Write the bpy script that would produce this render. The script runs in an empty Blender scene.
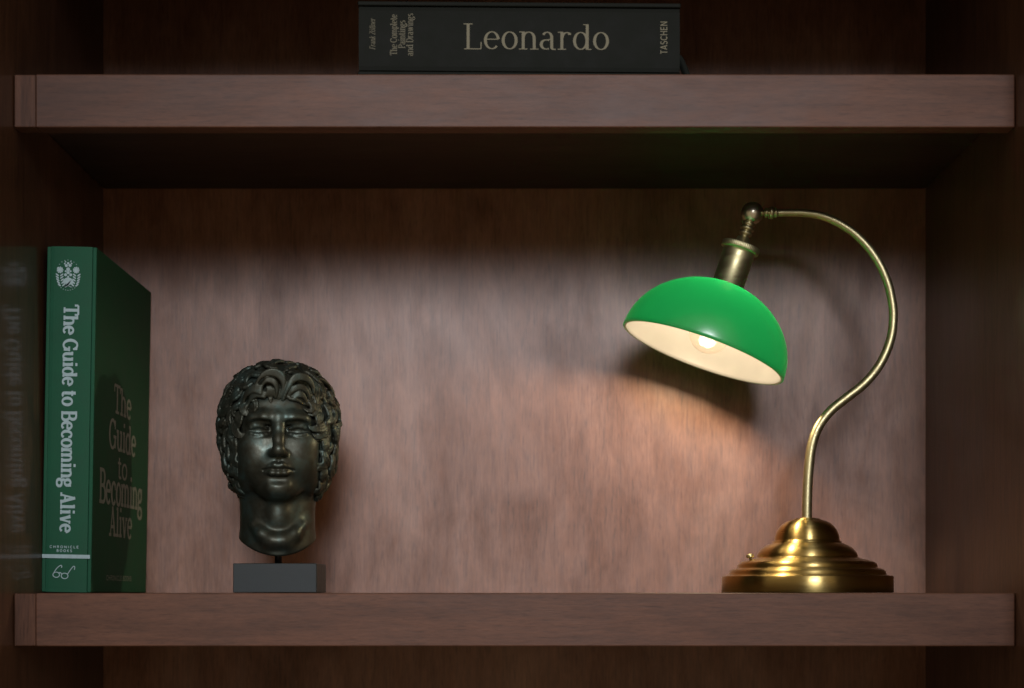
import bpy, bmesh, math, random
import numpy as np
from mathutils import Vector, Matrix

C = bpy.context.scene.collection
SC = bpy.context.scene
PI = math.pi

# ------------------------------------------------------------------ camera
F = 1720.0            # focal length in pixels of the 1024 px wide picture
PX0, PY0 = 514.5, 592.3   # the point of the picture straight ahead of the level lens
D0 = 1.31             # metres from the lens to the shelf fronts (y = 0)
cam_d = bpy.data.cameras.new("camera"); cam = bpy.data.objects.new("camera", cam_d); C.objects.link(cam)
cam.location = (0, -D0, 0.0006); cam.rotation_euler = (PI/2, 0, 0)
cam_d.sensor_width = 36; cam_d.lens = F/1024*36
cam_d.shift_x = (512-PX0)/1024; cam_d.shift_y = (PY0-344)/1024
cam_d.clip_start = 0.02; cam_d.clip_end = 50
cam_d.dof.use_dof = True; cam_d.dof.focus_distance = 1.41; cam_d.dof.aperture_fstop = 5.6
SC.camera = cam

# ------------------------------------------------------------------ light
world = bpy.data.worlds.new("World"); SC.world = world; world.use_nodes = True
wb = world.node_tree.nodes["Background"]; wb.inputs[0].default_value = (1.0, 0.76, 0.50, 1); wb.inputs[1].default_value = 0.31
wl = bpy.data.lights.new("window_light", 'AREA'); wl.shape = 'ELLIPSE'; wl.size = 1.15; wl.size_y = 0.90
wl.energy = 1.75; wl.color = (0.92, 0.93, 1.0); wl.spread = math.radians(21)
wo = bpy.data.objects.new("window_light", wl); C.objects.link(wo); wo.location = (0.10, -3.0, 0.99)
wo.rotation_euler = (Vector((-0.03, 0.2, 0.13))-wo.location).to_track_quat('-Z', 'Y').to_euler()
SC.view_settings.view_transform = 'Standard'; SC.view_settings.look = 'None'
SC.view_settings.exposure = 0; SC.view_settings.gamma = 1

def P(px, py, y):                     # picture pixel at depth y -> world point
    Z = D0+y
    return Vector(((px-PX0)/F*Z, y, (PY0-py)/F*Z+0.0006))

# ------------------------------------------------------------------ node helpers
def new_mat(name):
    m = bpy.data.materials.new(name); m.use_nodes = True
    nt = m.node_tree; b = nt.nodes["Principled BSDF"]
    return m, nt, b
def N(nt, t, **kw):
    n = nt.nodes.new(t)
    for k, v in kw.items():
        if k in n.inputs: n.inputs[k].default_value = v
        else: setattr(n, k, v)
    return n
def noise(nt, vec, scale, detail=4, rough=0.55, dist=0.0):
    n = nt.nodes.new("ShaderNodeTexNoise")
    n.inputs["Scale"].default_value = scale; n.inputs["Detail"].default_value = detail
    n.inputs["Roughness"].default_value = rough; n.inputs["Distortion"].default_value = dist
    nt.links.new(vec, n.inputs["Vector"]); return n.outputs["Fac"]
def ramp(nt, fac, stops):
    r = nt.nodes.new("ShaderNodeValToRGB"); cr = r.color_ramp
    while len(cr.elements) < len(stops): cr.elements.new(0.5)
    for e, (p, c) in zip(cr.elements, stops):
        e.position = p; e.color = (c[0], c[1], c[2], 1) if not isinstance(c, (int, float)) else (c, c, c, 1)
    nt.links.new(fac, r.inputs[0]); return r.outputs[0]
def mapping(nt, scale, rot=(0, 0, 0), coord="Object"):
    tc = nt.nodes.new("ShaderNodeTexCoord"); mp = nt.nodes.new("ShaderNodeMapping")
    mp.inputs["Scale"].default_value = scale; mp.inputs["Rotation"].default_value = rot
    nt.links.new(tc.outputs[coord], mp.inputs[0]); return mp.outputs[0]
def mix(nt, a, b, fac, mode='MIX'):
    m = nt.nodes.new("ShaderNodeMix"); m.data_type = 'RGBA'; m.blend_type = mode
    for sock, v in ((m.inputs[0], fac), (m.inputs[6], a), (m.inputs[7], b)):
        if hasattr(v, 'is_linked'): nt.links.new(v, sock)
        elif isinstance(v, (int, float)): sock.default_value = v
        else: sock.default_value = (v[0], v[1], v[2], 1)
    return m.outputs[2]
def bump(nt, b, h, strength, dist):
    bp = nt.nodes.new("ShaderNodeBump"); bp.inputs["Strength"].default_value = strength
    bp.inputs["Distance"].default_value = dist
    nt.links.new(h, bp.inputs["Height"]); nt.links.new(bp.outputs[0], b.inputs["Normal"])

def wood(name, axis, dark, mid, light, rough, spec=0.5, blotch=6.0, seed=0.0, coat=0.0, coat_rough=0.2, streak=0.6, fines=0.62, stain=False):
    """lacquered wood, its grain along axis 'x' or 'z'"""
    m, nt, b = new_mat(name)
    L = nt.links
    s = {'x': (0.09, 1, 1), 'z': (1, 1, 0.07)}[axis]
    v = mapping(nt, s); v.node.inputs["Location"].default_value = (seed, seed*0.7, seed*1.3)
    big = {'x': (0.35, 1, 1), 'z': (1, 1, 0.45)}[axis]
    vb = mapping(nt, big); vb.node.inputs["Location"].default_value = (seed*2, seed, 0)
    fine = noise(nt, v, 420, 5, 0.65)
    med = noise(nt, v, 90, 5, 0.6, 0.6)
    hair = noise(nt, v, 1300, 3, 0.7)
    blo = noise(nt, vb, blotch, 5, 0.6, 0.8)
    blo2 = noise(nt, vb, blotch*4.5, 4, 0.65, 0.4)
    col = ramp(nt, blo, [(0.30, dark), (0.52, mid), (0.72, light)])
    c2 = ramp(nt, blo2, [(0.33, tuple(x*0.72 for x in mid)), (0.66, tuple(x*1.25 for x in mid))])
    col = mix(nt, col, c2, 0.40)
    g = ramp(nt, med, [(0.34, 0.60), (0.55, 1.0), (0.75, 1.22)])
    col = mix(nt, col, g, streak, 'MULTIPLY')
    g2 = ramp(nt, fine, [(0.33, 0.55), (0.5, 1.0), (0.72, 1.32)])
    col = mix(nt, col, g2, fines, 'MULTIPLY')
    vp = mapping(nt, {'x': (0.10, 1, 1), 'z': (1, 1, 0.10)}[axis])
    pores = ramp(nt, noise(nt, vp, 620, 2, 0.5), [(0.30, 0.35), (0.40, 1.0)])
    col = mix(nt, col, pores, 0.42, 'MULTIPLY')
    g3 = ramp(nt, hair, [(0.32, 0.62), (0.5, 1.0), (0.70, 1.25)])
    col = mix(nt, col, g3, 0.5, 'MULTIPLY')
    L.new(col, b.inputs["Base Color"])
    rr = ramp(nt, blo2, [(0.3, rough*0.93), (0.7, rough*1.08)])
    L.new(rr, b.inputs["Roughness"])
    b.inputs["Specular IOR Level"].default_value = spec
    if stain:                              # the stain took unevenly: duller, darker clouds in the polish
        L.new(ramp(nt, mix(nt, blo, blo2, 0.45), [(0.36, spec*0.45), (0.62, spec*1.15)]), b.inputs["Specular IOR Level"])
    b.inputs["Coat Weight"].default_value = coat; b.inputs["Coat Roughness"].default_value = coat_rough
    add = nt.nodes.new("ShaderNodeMath"); add.operation = 'ADD'
    L.new(fine, add.inputs[0]); L.new(hair, add.inputs[1])
    bump(nt, b, add.outputs[0], 0.13, 0.0005)
    return m

M = {}
RD, RM, RL = (0.060, 0.024, 0.014), (0.125, 0.052, 0.031), (0.185, 0.085, 0.054)
M['back'] = wood("back_veneer", 'z', (0.070,0.024,0.010), (0.195,0.080,0.038), (0.31,0.148,0.078), 0.42, 0.66, 8.0, streak=0.30, fines=0.5, stain=True)
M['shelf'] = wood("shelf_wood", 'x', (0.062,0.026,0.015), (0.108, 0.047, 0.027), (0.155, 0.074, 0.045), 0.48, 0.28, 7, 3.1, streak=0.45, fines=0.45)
M['board'] = wood("shaded_board_wood", 'x', (0.022,0.013,0.008), (0.036,0.021,0.013), (0.05,0.029,0.018), 0.5, 0.3, 7, 1.1)  # darker than the edge strips: shade under the shelves put into the colour
M['end'] = wood("end_grain", 'z', (0.055,0.024,0.014), (0.094,0.042,0.024), (0.13,0.062,0.038), 0.5, 0.2, 9, 5.0)
M['side'] = wood("side_lacquer", 'z', (0.045, 0.022, 0.013), (0.08, 0.039, 0.023), (0.105, 0.052, 0.032), 0.5, 0.2, 5, 7.7, 0.4, 0.13)

def plain(name, col, rough, metal=0.0, spec=0.5, var=0.0, vscale=60, bumpd=0.0, bscale=600):
    m, nt, b = new_mat(name)
    b.inputs["Base Color"].default_value = (*col, 1); b.inputs["Roughness"].default_value = rough
    b.inputs["Metallic"].default_value = metal; b.inputs["Specular IOR Level"].default_value = spec
    v = mapping(nt, (1, 1, 1))
    if var:
        n = noise(nt, v, vscale, 4, 0.6)
        c = ramp(nt, n, [(0.3, tuple(x*(1-var) for x in col)), (0.7, tuple(x*(1+var) for x in col))])
        nt.links.new(c, b.inputs["Base Color"])
        r = ramp(nt, n, [(0.3, max(0.02, rough*(1-var*0.6))), (0.7, min(1, rough*(1+var*0.6)))])
        nt.links.new(r, b.inputs["Roughness"])
    if bumpd:
        bump(nt, b, noise(nt, v, bscale, 2, 0.5), 0.6, bumpd)
    return m

M['green_cloth'] = plain("green_cloth", (0.010, 0.082, 0.041), 0.68, 0, 0.25, 0.10, 40, 0.0002, 1500)
M['pale_print'] = plain("pale_print", (0.34, 0.47, 0.49), 0.6, 0, 0.3, 0.08, 300)
M['foil'] = plain("foil_print", (0.22, 0.27, 0.22), 0.5, 0.1, 0.5, 0.15, 200)
M['deboss'] = plain("debossed_cloth", (0.008, 0.05, 0.028), 0.5, 0, 0.5, 0.1, 200)
M['paper'] = plain("paper", (0.55, 0.50, 0.42), 0.8, 0, 0.3, 0.06, 100)
M['black_cloth'] = plain("black_cloth", (0.008, 0.010, 0.008), 0.65, 0, 0.12, 0.15, 60, 0.0002, 1800)
M['gold_print'] = plain("gold_print", (0.15, 0.14, 0.09), 0.6, 0.2, 0.4, 0.1, 300)
M['gold_dim'] = plain("gold_print_small", (0.11, 0.105, 0.07), 0.65, 0.2, 0.4, 0.2, 300)
M['ribbon'] = plain("black_satin", (0.008, 0.010, 0.008), 0.7, 0, 0.1, 0.1, 200)
M['plinth'] = plain("plinth_stone", (0.014, 0.021, 0.021), 0.45, 0, 0.30, 0.14, 130)
M['pin'] = plain("pin_steel", (0.05, 0.045, 0.04), 0.4, 0.9)

def brass(name, col, rough, aniso=0.0):
    m, nt, b = new_mat(name)
    v = mapping(nt, (1, 1, 1))
    n = noise(nt, v, 28, 3, 0.5, 0.3)
    c = ramp(nt, n, [(0.3, tuple(x*0.86 for x in col)), (0.7, tuple(x*1.08 for x in col))])
    nt.links.new(c, b.inputs["Base Color"]); b.inputs["Metallic"].default_value = 1
    r = ramp(nt, noise(nt, mapping(nt, (1, 1, 14)), 40, 3, 0.6), [(0.3, rough*0.85), (0.7, rough*1.2)])
    nt.links.new(r, b.inputs["Roughness"])
    if aniso:
        t = nt.nodes.new("ShaderNodeTangent"); t.direction_type = 'RADIAL'; t.axis = 'Z'
        nt.links.new(t.outputs[0], b.inputs["Tangent"]); b.inputs["Anisotropic"].default_value = aniso; b.inputs["Anisotropic Rotation"].default_value = 0.25
    return m
M['brass'] = brass("antique_brass", (0.55, 0.41, 0.15), 0.32, 0.93)
M['brass_ball'] = brass("highlight_brass", (0.68, 0.64, 0.50), 0.30)  # paler than the other brass, the ball's soft highlight put into its colour
M['brass_pale'] = brass("dull_brass", (0.48, 0.43, 0.24), 0.42)

# bronze patina
m, nt, b = new_mat("bronze_patina")
v = mapping(nt, (1, 1, 1)); n1 = noise(nt, v, 60, 5, 0.6, 0.5); n2 = noise(nt, v, 240, 4, 0.6)
c = ramp(nt, n1, [(0.3, (0.036, 0.033, 0.021)), (0.5, (0.050, 0.056, 0.042)), (0.72, (0.062, 0.10, 0.09))])
ng = nt.nodes.new("ShaderNodeNewGeometry")
nt.links.new(c, b.inputs["Base Color"]); b.inputs["Metallic"].default_value = 0.72
b.inputs["Specular IOR Level"].default_value = 0.6
nt.links.new(ramp(nt, n2, [(0.3, 0.36), (0.7, 0.52)]), b.inputs["Roughness"])
bump(nt, b, n2, 0.3, 0.0004)
M['bronze'] = m
m = m.copy(); m.name = "bronze_hair"; nt = m.node_tree; b = nt.nodes["Principled BSDF"]
r_ = b.inputs["Roughness"].links[0].from_node.color_ramp
r_.elements[0].color = (0.42, 0.42, 0.42, 1); r_.elements[1].color = (0.6, 0.6, 0.6, 1)
M['bronze_rough'] = m

# cased glass of the shade: green outside, opal white inside
def shade_mat(name, col, trans, tcol, coat, tw):
    m, nt, b = new_mat(name)
    b.inputs["Base Color"].default_value = (*col, 1); b.inputs["Roughness"].default_value = 0.22
    b.inputs["Coat Weight"].default_value = coat; b.inputs["Coat Roughness"].default_value = 0.36
    v = mapping(nt, (1, 1, 1)); n = noise(nt, v, 45, 4, 0.6)
    nt.links.new(ramp(nt, n, [(0.3, tuple(x*0.93 for x in col)), (0.7, tuple(min(1, x*1.05) for x in col))]), b.inputs["Base Color"])
    t = nt.nodes.new("ShaderNodeBsdfTranslucent"); t.inputs[0].default_value = (*tcol, 1)
    mx = nt.nodes.new("ShaderNodeMixShader"); mx.inputs[0].default_value = tw
    out = nt.nodes["Material Output"]
    nt.links.new(b.outputs[0], mx.inputs[1]); nt.links.new(t.outputs[0], mx.inputs[2]); nt.links.new(mx.outputs[0], out.inputs[0])
    return m
M['shade_out'] = shade_mat("green_glass", (0.006, 0.155, 0.043), 0, (0.015, 0.60, 0.19), 1.0, 0.25)
M['shade_in'] = shade_mat("opal_glass", (0.165, 0.157, 0.156), 0, (0.8, 0.78, 0.7), 0.2, 0.30)

m, nt, b = new_mat("bulb_glass")
b.inputs["Base Color"].default_value = (0.05, 0.045, 0.04, 1); b.inputs["Roughness"].default_value = 0.08; b.inputs["Specular IOR Level"].default_value = 0.7
tr = nt.nodes.new("ShaderNodeBsdfTransparent"); tr.inputs[0].default_value = (1, 0.97, 0.93, 1)
mx = nt.nodes.new("ShaderNodeMixShader")
lw = nt.nodes.new("ShaderNodeLayerWeight"); lw.inputs[0].default_value = 0.35
fr = ramp(nt, lw.outputs["Facing"], [(0.0, 0.05), (1.0, 0.55)])
nt.links.new(fr, mx.inputs[0]); nt.links.new(tr.outputs[0], mx.inputs[1]); nt.links.new(b.outputs[0], mx.inputs[2])
nt.links.new(mx.outputs[0], nt.nodes["Material Output"].inputs[0]); M['bulb'] = m
m, nt, b = new_mat("glowing_filament")
b.inputs["Base Color"].default_value = (1, 0.6, 0.3, 1); b.inputs["Emission Color"].default_value = (1, 0.62, 0.32, 1)
b.inputs["Emission Strength"].default_value = 6; M['filament'] = m

# ------------------------------------------------------------------ object helpers
def link_mesh(name, me, mat, parent=None, smooth=False):
    o = bpy.data.objects.new(name, me); C.objects.link(o)
    for mm in (mat if isinstance(mat, (list, tuple)) else [mat]): me.materials.append(mm)
    if smooth:
        me.polygons.foreach_set("use_smooth", [True]*len(me.polygons))
    if parent: o.parent = parent
    return o
def obj(name, bm, mat, parent=None, smooth=False):
    me = bpy.data.meshes.new(name); bm.normal_update(); bm.to_mesh(me); bm.free()
    return link_mesh(name, me, mat, parent, smooth)
def thing(name, label, cat, loc=(0, 0, 0), rot=(0, 0, 0)):
    o = bpy.data.objects.new(name, None); C.objects.link(o); o.location = loc; o.rotation_euler = rot
    o['label'] = label; o['category'] = cat; o.empty_display_size = 0.05
    return o
def box(bm, x0, x1, y0, y1, z0, z1, bevel=0.0, seg=2):
    vs = [bm.verts.new(p) for p in ((x0, y0, z0), (x1, y0, z0), (x1, y1, z0), (x0, y1, z0), (x0, y0, z1), (x1, y0, z1), (x1, y1, z1), (x0, y1, z1))]
    fs = [bm.faces.new([vs[i] for i in f]) for f in ((0, 3, 2, 1), (4, 5, 6, 7), (0, 1, 5, 4), (1, 2, 6, 5), (2, 3, 7, 6), (3, 0, 4, 7))]
    if bevel:
        es = {e for f in fs for e in f.edges}
        bmesh.ops.bevel(bm, geom=list(es), offset=bevel, segments=seg, profile=0.5, affect='EDGES')
def boxobj(name, args, mat, parent, bevel=0.0):
    bm = bmesh.new(); box(bm, *args, bevel=bevel); return obj(name, bm, mat, parent)
def frame_from(axis):
    a = axis.normalized(); t = Vector((0, 1, 0)) if abs(a.y) < 0.9 else Vector((1, 0, 0))
    u = t.cross(a).normalized(); w = a.cross(u).normalized(); return a, u, w
def lathe(bm, prof, origin, axis, seg=96, mat_index=0, rfun=None):
    """prof: list of (radius, height along axis)"""
    a, u, w = frame_from(axis); rings = []
    for r, h in prof:
        if r < 1e-6: rings.append([bm.verts.new(origin+a*h)]); continue
        ring = []
        for k in range(seg):
            th = 2*PI*k/seg; rr = r if rfun is None else rfun(r, th, h)
            ring.append(bm.verts.new(origin+a*h+(u*math.cos(th)+w*math.sin(th))*rr))
        rings.append(ring)
    for A, B in zip(rings, rings[1:]):
        for k in range(seg):
            k2 = (k+1) % seg
            if len(A) == 1 and len(B) == 1: continue
            if len(A) == 1: f = bm.faces.new((A[0], B[k2], B[k]))
            elif len(B) == 1: f = bm.faces.new((A[k], A[k2], B[0]))
            else: f = bm.faces.new((A[k], A[k2], B[k2], B[k]))
            f.material_index = mat_index; f.smooth = True
    bmesh.ops.recalc_face_normals(bm, faces=bm.faces)
def tube(bm, pts, rads, seg=24, caps=True):
    pts = [Vector(p) for p in pts]; n = len(pts); rings = []
    t = (pts[1]-pts[0]).normalized(); _, u, w = frame_from(t)
    for i, p in enumerate(pts):
        t2 = (pts[min(i+1, n-1)]-pts[max(i-1, 0)]).normalized()
        q = t.rotation_difference(t2); u = q @ u; w = q @ w; t = t2
        r = rads[i] if isinstance(rads, (list, tuple)) else rads
        rings.append([bm.verts.new(p+(u*math.cos(2*PI*k/seg)+w*math.sin(2*PI*k/seg))*r) for k in range(seg)])
    for A, B in zip(rings, rings[1:]):
        for k in range(seg):
            f = bm.faces.new((A[k], A[(k+1) % seg], B[(k+1) % seg], B[k])); f.smooth = True
    if caps: bm.faces.new(rings[0][::-1]); bm.faces.new(rings[-1])
    bmesh.ops.recalc_face_normals(bm, faces=bm.faces)
def spline(pts, n=8):
    pts = [Vector(p) for p in pts]; out = []
    for i in range(len(pts)-1):
        p0 = pts[max(i-1, 0)]; p1 = pts[i]; p2 = pts[i+1]; p3 = pts[min(i+2, len(pts)-1)]
        for k in range(n):
            t = k/n
            out.append(0.5*((2*p1)+(p2-p0)*t+(2*p0-5*p1+4*p2-p3)*t*t+(3*p1-p0-3*p2+p3)*t**3))
    out.append(pts[-1]); return out

# ------------------------------------------------------------------ bookcase
HX = 0.3817           # half the clear width
DEP = 0.288           # y of the back panel's face
UP = 0.3953           # top of the upper shelf
case = thing("bookcase", "dark reddish brown lacquered wood bookcase holding everything in view", "bookcase", (0, 0, -0.5))
def cbox(name, a, mat, parent=case, bevel=0.0008):
    bm = bmesh.new(); box(bm, *a, bevel=bevel); o = obj(name, bm, mat, parent)
    o.matrix_parent_inverse = Matrix.Translation((0, 0, 0.5)) if parent is case else Matrix.Identity(4)
    return o
cbox("back_panel", (-HX-0.03, HX+0.03, DEP, DEP+0.018, -0.5, 0.95), M['back'], bevel=0)
for s in (-1, 1):
    cbox("side_panel", (min(s*HX, s*(HX+0.03)), max(s*HX, s*(HX+0.03)), -0.12, DEP-0.0005, -0.5, 0.95), M['side'])
G = 0.0006
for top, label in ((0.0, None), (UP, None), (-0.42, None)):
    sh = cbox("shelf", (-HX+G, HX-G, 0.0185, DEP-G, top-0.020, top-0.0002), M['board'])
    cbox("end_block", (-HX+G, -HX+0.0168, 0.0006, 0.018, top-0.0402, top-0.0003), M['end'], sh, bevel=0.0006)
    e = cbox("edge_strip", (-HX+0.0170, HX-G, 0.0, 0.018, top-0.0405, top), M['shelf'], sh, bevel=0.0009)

sh = cbox("shelf", (-HX+G, HX-G, 0.0185, DEP-G, 0.590, 0.612), M['shelf'])
cbox("unseen_shade_rail", (-HX+G, HX-G, 0.0, 0.018, 0.524, 0.612), M['shelf'], case)  # added out of view, made deep to shade the wall above the upper shelf

# ------------------------------------------------------------------ lettering
def arc(cx, cy, rx, ry, a0, a1, kind='m'): return ('a', cx, cy, rx, ry, a0, a1, kind)
def ln(x0, y0, x1, y1, k='T'): return ('l', x0, y0, x1, y1, k)
def sf(x, y, h=0.15, off=0.0): return ('s', x-h+off, y, x+h+off, y)
X = 0.70
def _glyphs():
    g = {}
    g['T'] = (0.74, [ln(.37, 0, .37, 1), ln(.05, 1, .69, 1, 'h'), ln(.05, 1, .05, .76, 'v'), ln(.69, 1, .69, .76, 'v'), sf(.37, 0, .19)])
    g['h'] = (0.70, [ln(.15, 0, .15, 1), arc(.345, .44, .195, .24, 180, 0), ln(.54, 0, .54, .44), sf(.15, 0), sf(.54, 0), sf(.15, 1, .08, -.06)])
    g['n'] = (0.70, [ln(.15, 0, .15, X), arc(.345, .44, .195, .24, 180, 0), ln(.54, 0, .54, .44), sf(.15, 0), sf(.54, 0), sf(.15, X, .08, -.06)])
    g['m'] = (1.04, [ln(.15, 0, .15, X), arc(.33, .44, .18, .24, 180, 0), ln(.51, 0, .51, .44), arc(.69, .44, .18, .24, 180, 0), ln(.87, 0, .87, .44), sf(.15, 0), sf(.51, 0, .13), sf(.87, 0), sf(.15, X, .08, -.06)])
    g['e'] = (0.60, [arc(.30, .35, .23, .33, 8, 318), ln(.08, .39, .53, .39, 'h')])
    g['G'] = (0.84, [arc(.40, .5, .33, .47, 42, 330), ln(.69, .05, .69, .42), ln(.50, .42, .82, .42, 'h'), ln(.67, .68, .67, .98, 'v')])
    g['C'] = (0.80, [arc(.40, .5, .33, .47, 40, 322), ln(.67, .68, .67, .98, 'v')])
    g['u'] = (0.70, [ln(.15, .24, .15, X), arc(.33, .25, .18, .22, 180, 360), ln(.53, 0, .53, X), sf(.53, 0, .08, .07), sf(.15, X, .08, -.06), sf(.53, X, .08, -.06)])
    g['i'] = (0.36, [ln(.18, 0, .18, X), sf(.18, 0), sf(.18, X, .08, -.06), ln(.18, .86, .18, 1.0)])
    g['l'] = (0.36, [ln(.18, 0, .18, 1), sf(.18, 0), sf(.18, 1, .08, -.06)])
    g['d'] = (0.68, [arc(.29, .35, .22, .33, 0, 360), ln(.52, 0, .52, 1), sf(.52, 0, .08, .07), sf(.52, 1, .08, -.06)])
    g['p'] = (0.68, [arc(.38, .35, .22, .33, 0, 360), ln(.16, -.28, .16, X), sf(.16, -.28), sf(.16, X, .08, -.06)])
    g['t'] = (0.44, [ln(.18, .16, .18, .92), ln(.03, X-.02, .38, X-.02, 'h'), arc(.29, .15, .11, .13, 180, 330)])
    g['o'] = (0.62, [arc(.31, .35, .23, .33, 0, 360)])
    g['B'] = (0.74, [ln(.17, 0, .17, 1), arc(.40, .75, .20, .23, 90, -90), arc(.42, .26, .24, .25, 90, -90), ln(.05, .98, .40, .98, 'h'), ln(.15, .515, .42, .515, 'h'), ln(.05, .02, .42, .02, 'h')])
    g['c'] = (0.56, [arc(.30, .35, .23, .33, 42, 322), ln(.47, .46, .47, .66, 'v')])
    g['g'] = (0.64, [arc(.28, .47, .19, .20, 0, 360), arc(.29, -.10, .23, .17, 0, 360), arc(.20, .18, .10, .11, 120, 270), arc(.54, .55, .12, .10, 180, 80)])
    g['A'] = (0.80, [ln(.40, 1, .16, 0, 'h'), ln(.38, 1, .66, 0), ln(.22, .32, .56, .32, 'h'), sf(.14, 0, .13), sf(.66, 0, .15)])
    g['v'] = (0.64, [ln(.13, X, .32, 0), ln(.51, X, .32, 0, 'h'), sf(.13, X, .12), sf(.51, X, .11)])
    g['w'] = (0.94, [ln(.13, X, .30, 0), ln(.46, X, .30, 0, 'h'), ln(.46, X, .62, 0), ln(.79, X, .62, 0, 'h'), sf(.13, X, .12), sf(.79, X, .11)])
    g['L'] = (0.72, [ln(.20, 0, .20, 1), sf(.20, 1, .16), ln(.06, .01, .65, .01, 'h'), ln(.65, .01, .66, .28, 'v')])
    g['a'] = (0.62, [ln(.44, .08, .44, .48), arc(.28, .47, .16, .21, 0, 150), arc(.25, .20, .18, .18, 60, 300), ln(.30, .38, .44, .42, 'h'), arc(.53, .09, .09, .08, 180, 300)])
    g['r'] = (0.52, [ln(.16, 0, .16, X), arc(.34, .44, .17, .23, 170, 60), ln(.43, .58, .43, .66, 'T'), sf(.16, 0), sf(.16, X, .08, -.06)])
    g['D'] = (0.82, [ln(.18, 0, .18, 1), arc(.40, .5, .32, .48, 90, -90), ln(.05, .98, .42, .98, 'h'), ln(.05, .02, .42, .02, 'h')])
    g['P'] = (0.70, [ln(.18, 0, .18, 1), arc(.40, .74, .23, .24, 90, -90), ln(.05, .98, .42, .98, 'h'), ln(.18, .50, .42, .50, 'h'), sf(.18, 0)])
    g['F'] = (0.66, [ln(.18, 0, .18, 1), ln(.05, .98, .60, .98, 'h'), ln(.60, .98, .60, .78, 'v'), ln(.18, .50, .45, .50, 'h'), sf(.18, 0)])
    g['Z'] = (0.66, [ln(.08, .98, .58, .98, 'h'), ln(.57, .97, .09, .03), ln(.08, .02, .60, .02, 'h')])
    g['k'] = (0.66, [ln(.15, 0, .15, 1), ln(.50, X, .17, .28, 'h'), ln(.26, .38, .54, 0), sf(.15, 0), sf(.54, 0, .10), sf(.15, 1, .08, -.06)])
    g['s'] = (0.50, [arc(.26, .52, .15, .16, 40, 270), arc(.25, .18, .17, .17, 90, -140)])
    g['ö'] = (0.62, [arc(.31, .35, .23, .33, 0, 360), ln(.2, .88, .2, .98), ln(.42, .88, .42, .98)])
    g['y'] = (0.62, [ln(.13, X, .32, 0), ln(.51, X, .22, -.28, 'h'), sf(.13, X, .12), sf(.51, X, .11)])
    return g
def _sans():
    g = {}
    g['T'] = (0.66, [ln(.33, 0, .33, .95), ln(.04, .94, .62, .94)])
    g['A'] = (0.72, [ln(.36, 1, .06, 0), ln(.36, 1, .66, 0), ln(.16, .30, .56, .30)])
    g['S'] = (0.62, [arc(.31, .73, .20, .22, 30, 270), arc(.31, .26, .22, .24, 90, -150)])
    g['C'] = (0.72, [arc(.40, .5, .31, .45, 45, 315)])
    g['H'] = (0.74, [ln(.12, 0, .12, 1), ln(.62, 0, .62, 1), ln(.12, .52, .62, .52)])
    g['E'] = (0.62, [ln(.12, 0, .12, 1), ln(.12, .94, .56, .94), ln(.12, .52, .50, .52), ln(.12, .06, .56, .06)])
    g['N'] = (0.76, [ln(.12, 0, .12, 1), ln(.12, .98, .64, .02), ln(.64, 0, .64, 1)])
    g['R'] = (0.66, [ln(.12, 0, .12, 1), arc(.34, .74, .20, .21, 90, -90), ln(.12, .94, .36, .94), ln(.12, .53, .36, .53), ln(.34, .5, .58, 0)])
    g['O'] = (0.80, [arc(.40, .5, .32, .45, 0, 360)])
    g['I'] = (0.26, [ln(.13, 0, .13, 1)])
    g['L'] = (0.56, [ln(.12, 0, .12, 1), ln(.12, .06, .52, .06)])
    g['B'] = (0.66, [ln(.12, 0, .12, 1), arc(.34, .75, .18, .20, 90, -90), arc(.36, .27, .21, .23, 90, -90), ln(.12, .94, .36, .94), ln(.12, .52, .36, .52), ln(.12, .05, .36, .05)])
    g['K'] = (0.66, [ln(.12, 0, .12, 1), ln(.58, 1, .13, .42), ln(.28, .55, .60, 0)])
    return g
SERIF, SANS = _glyphs(), _sans()

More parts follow.
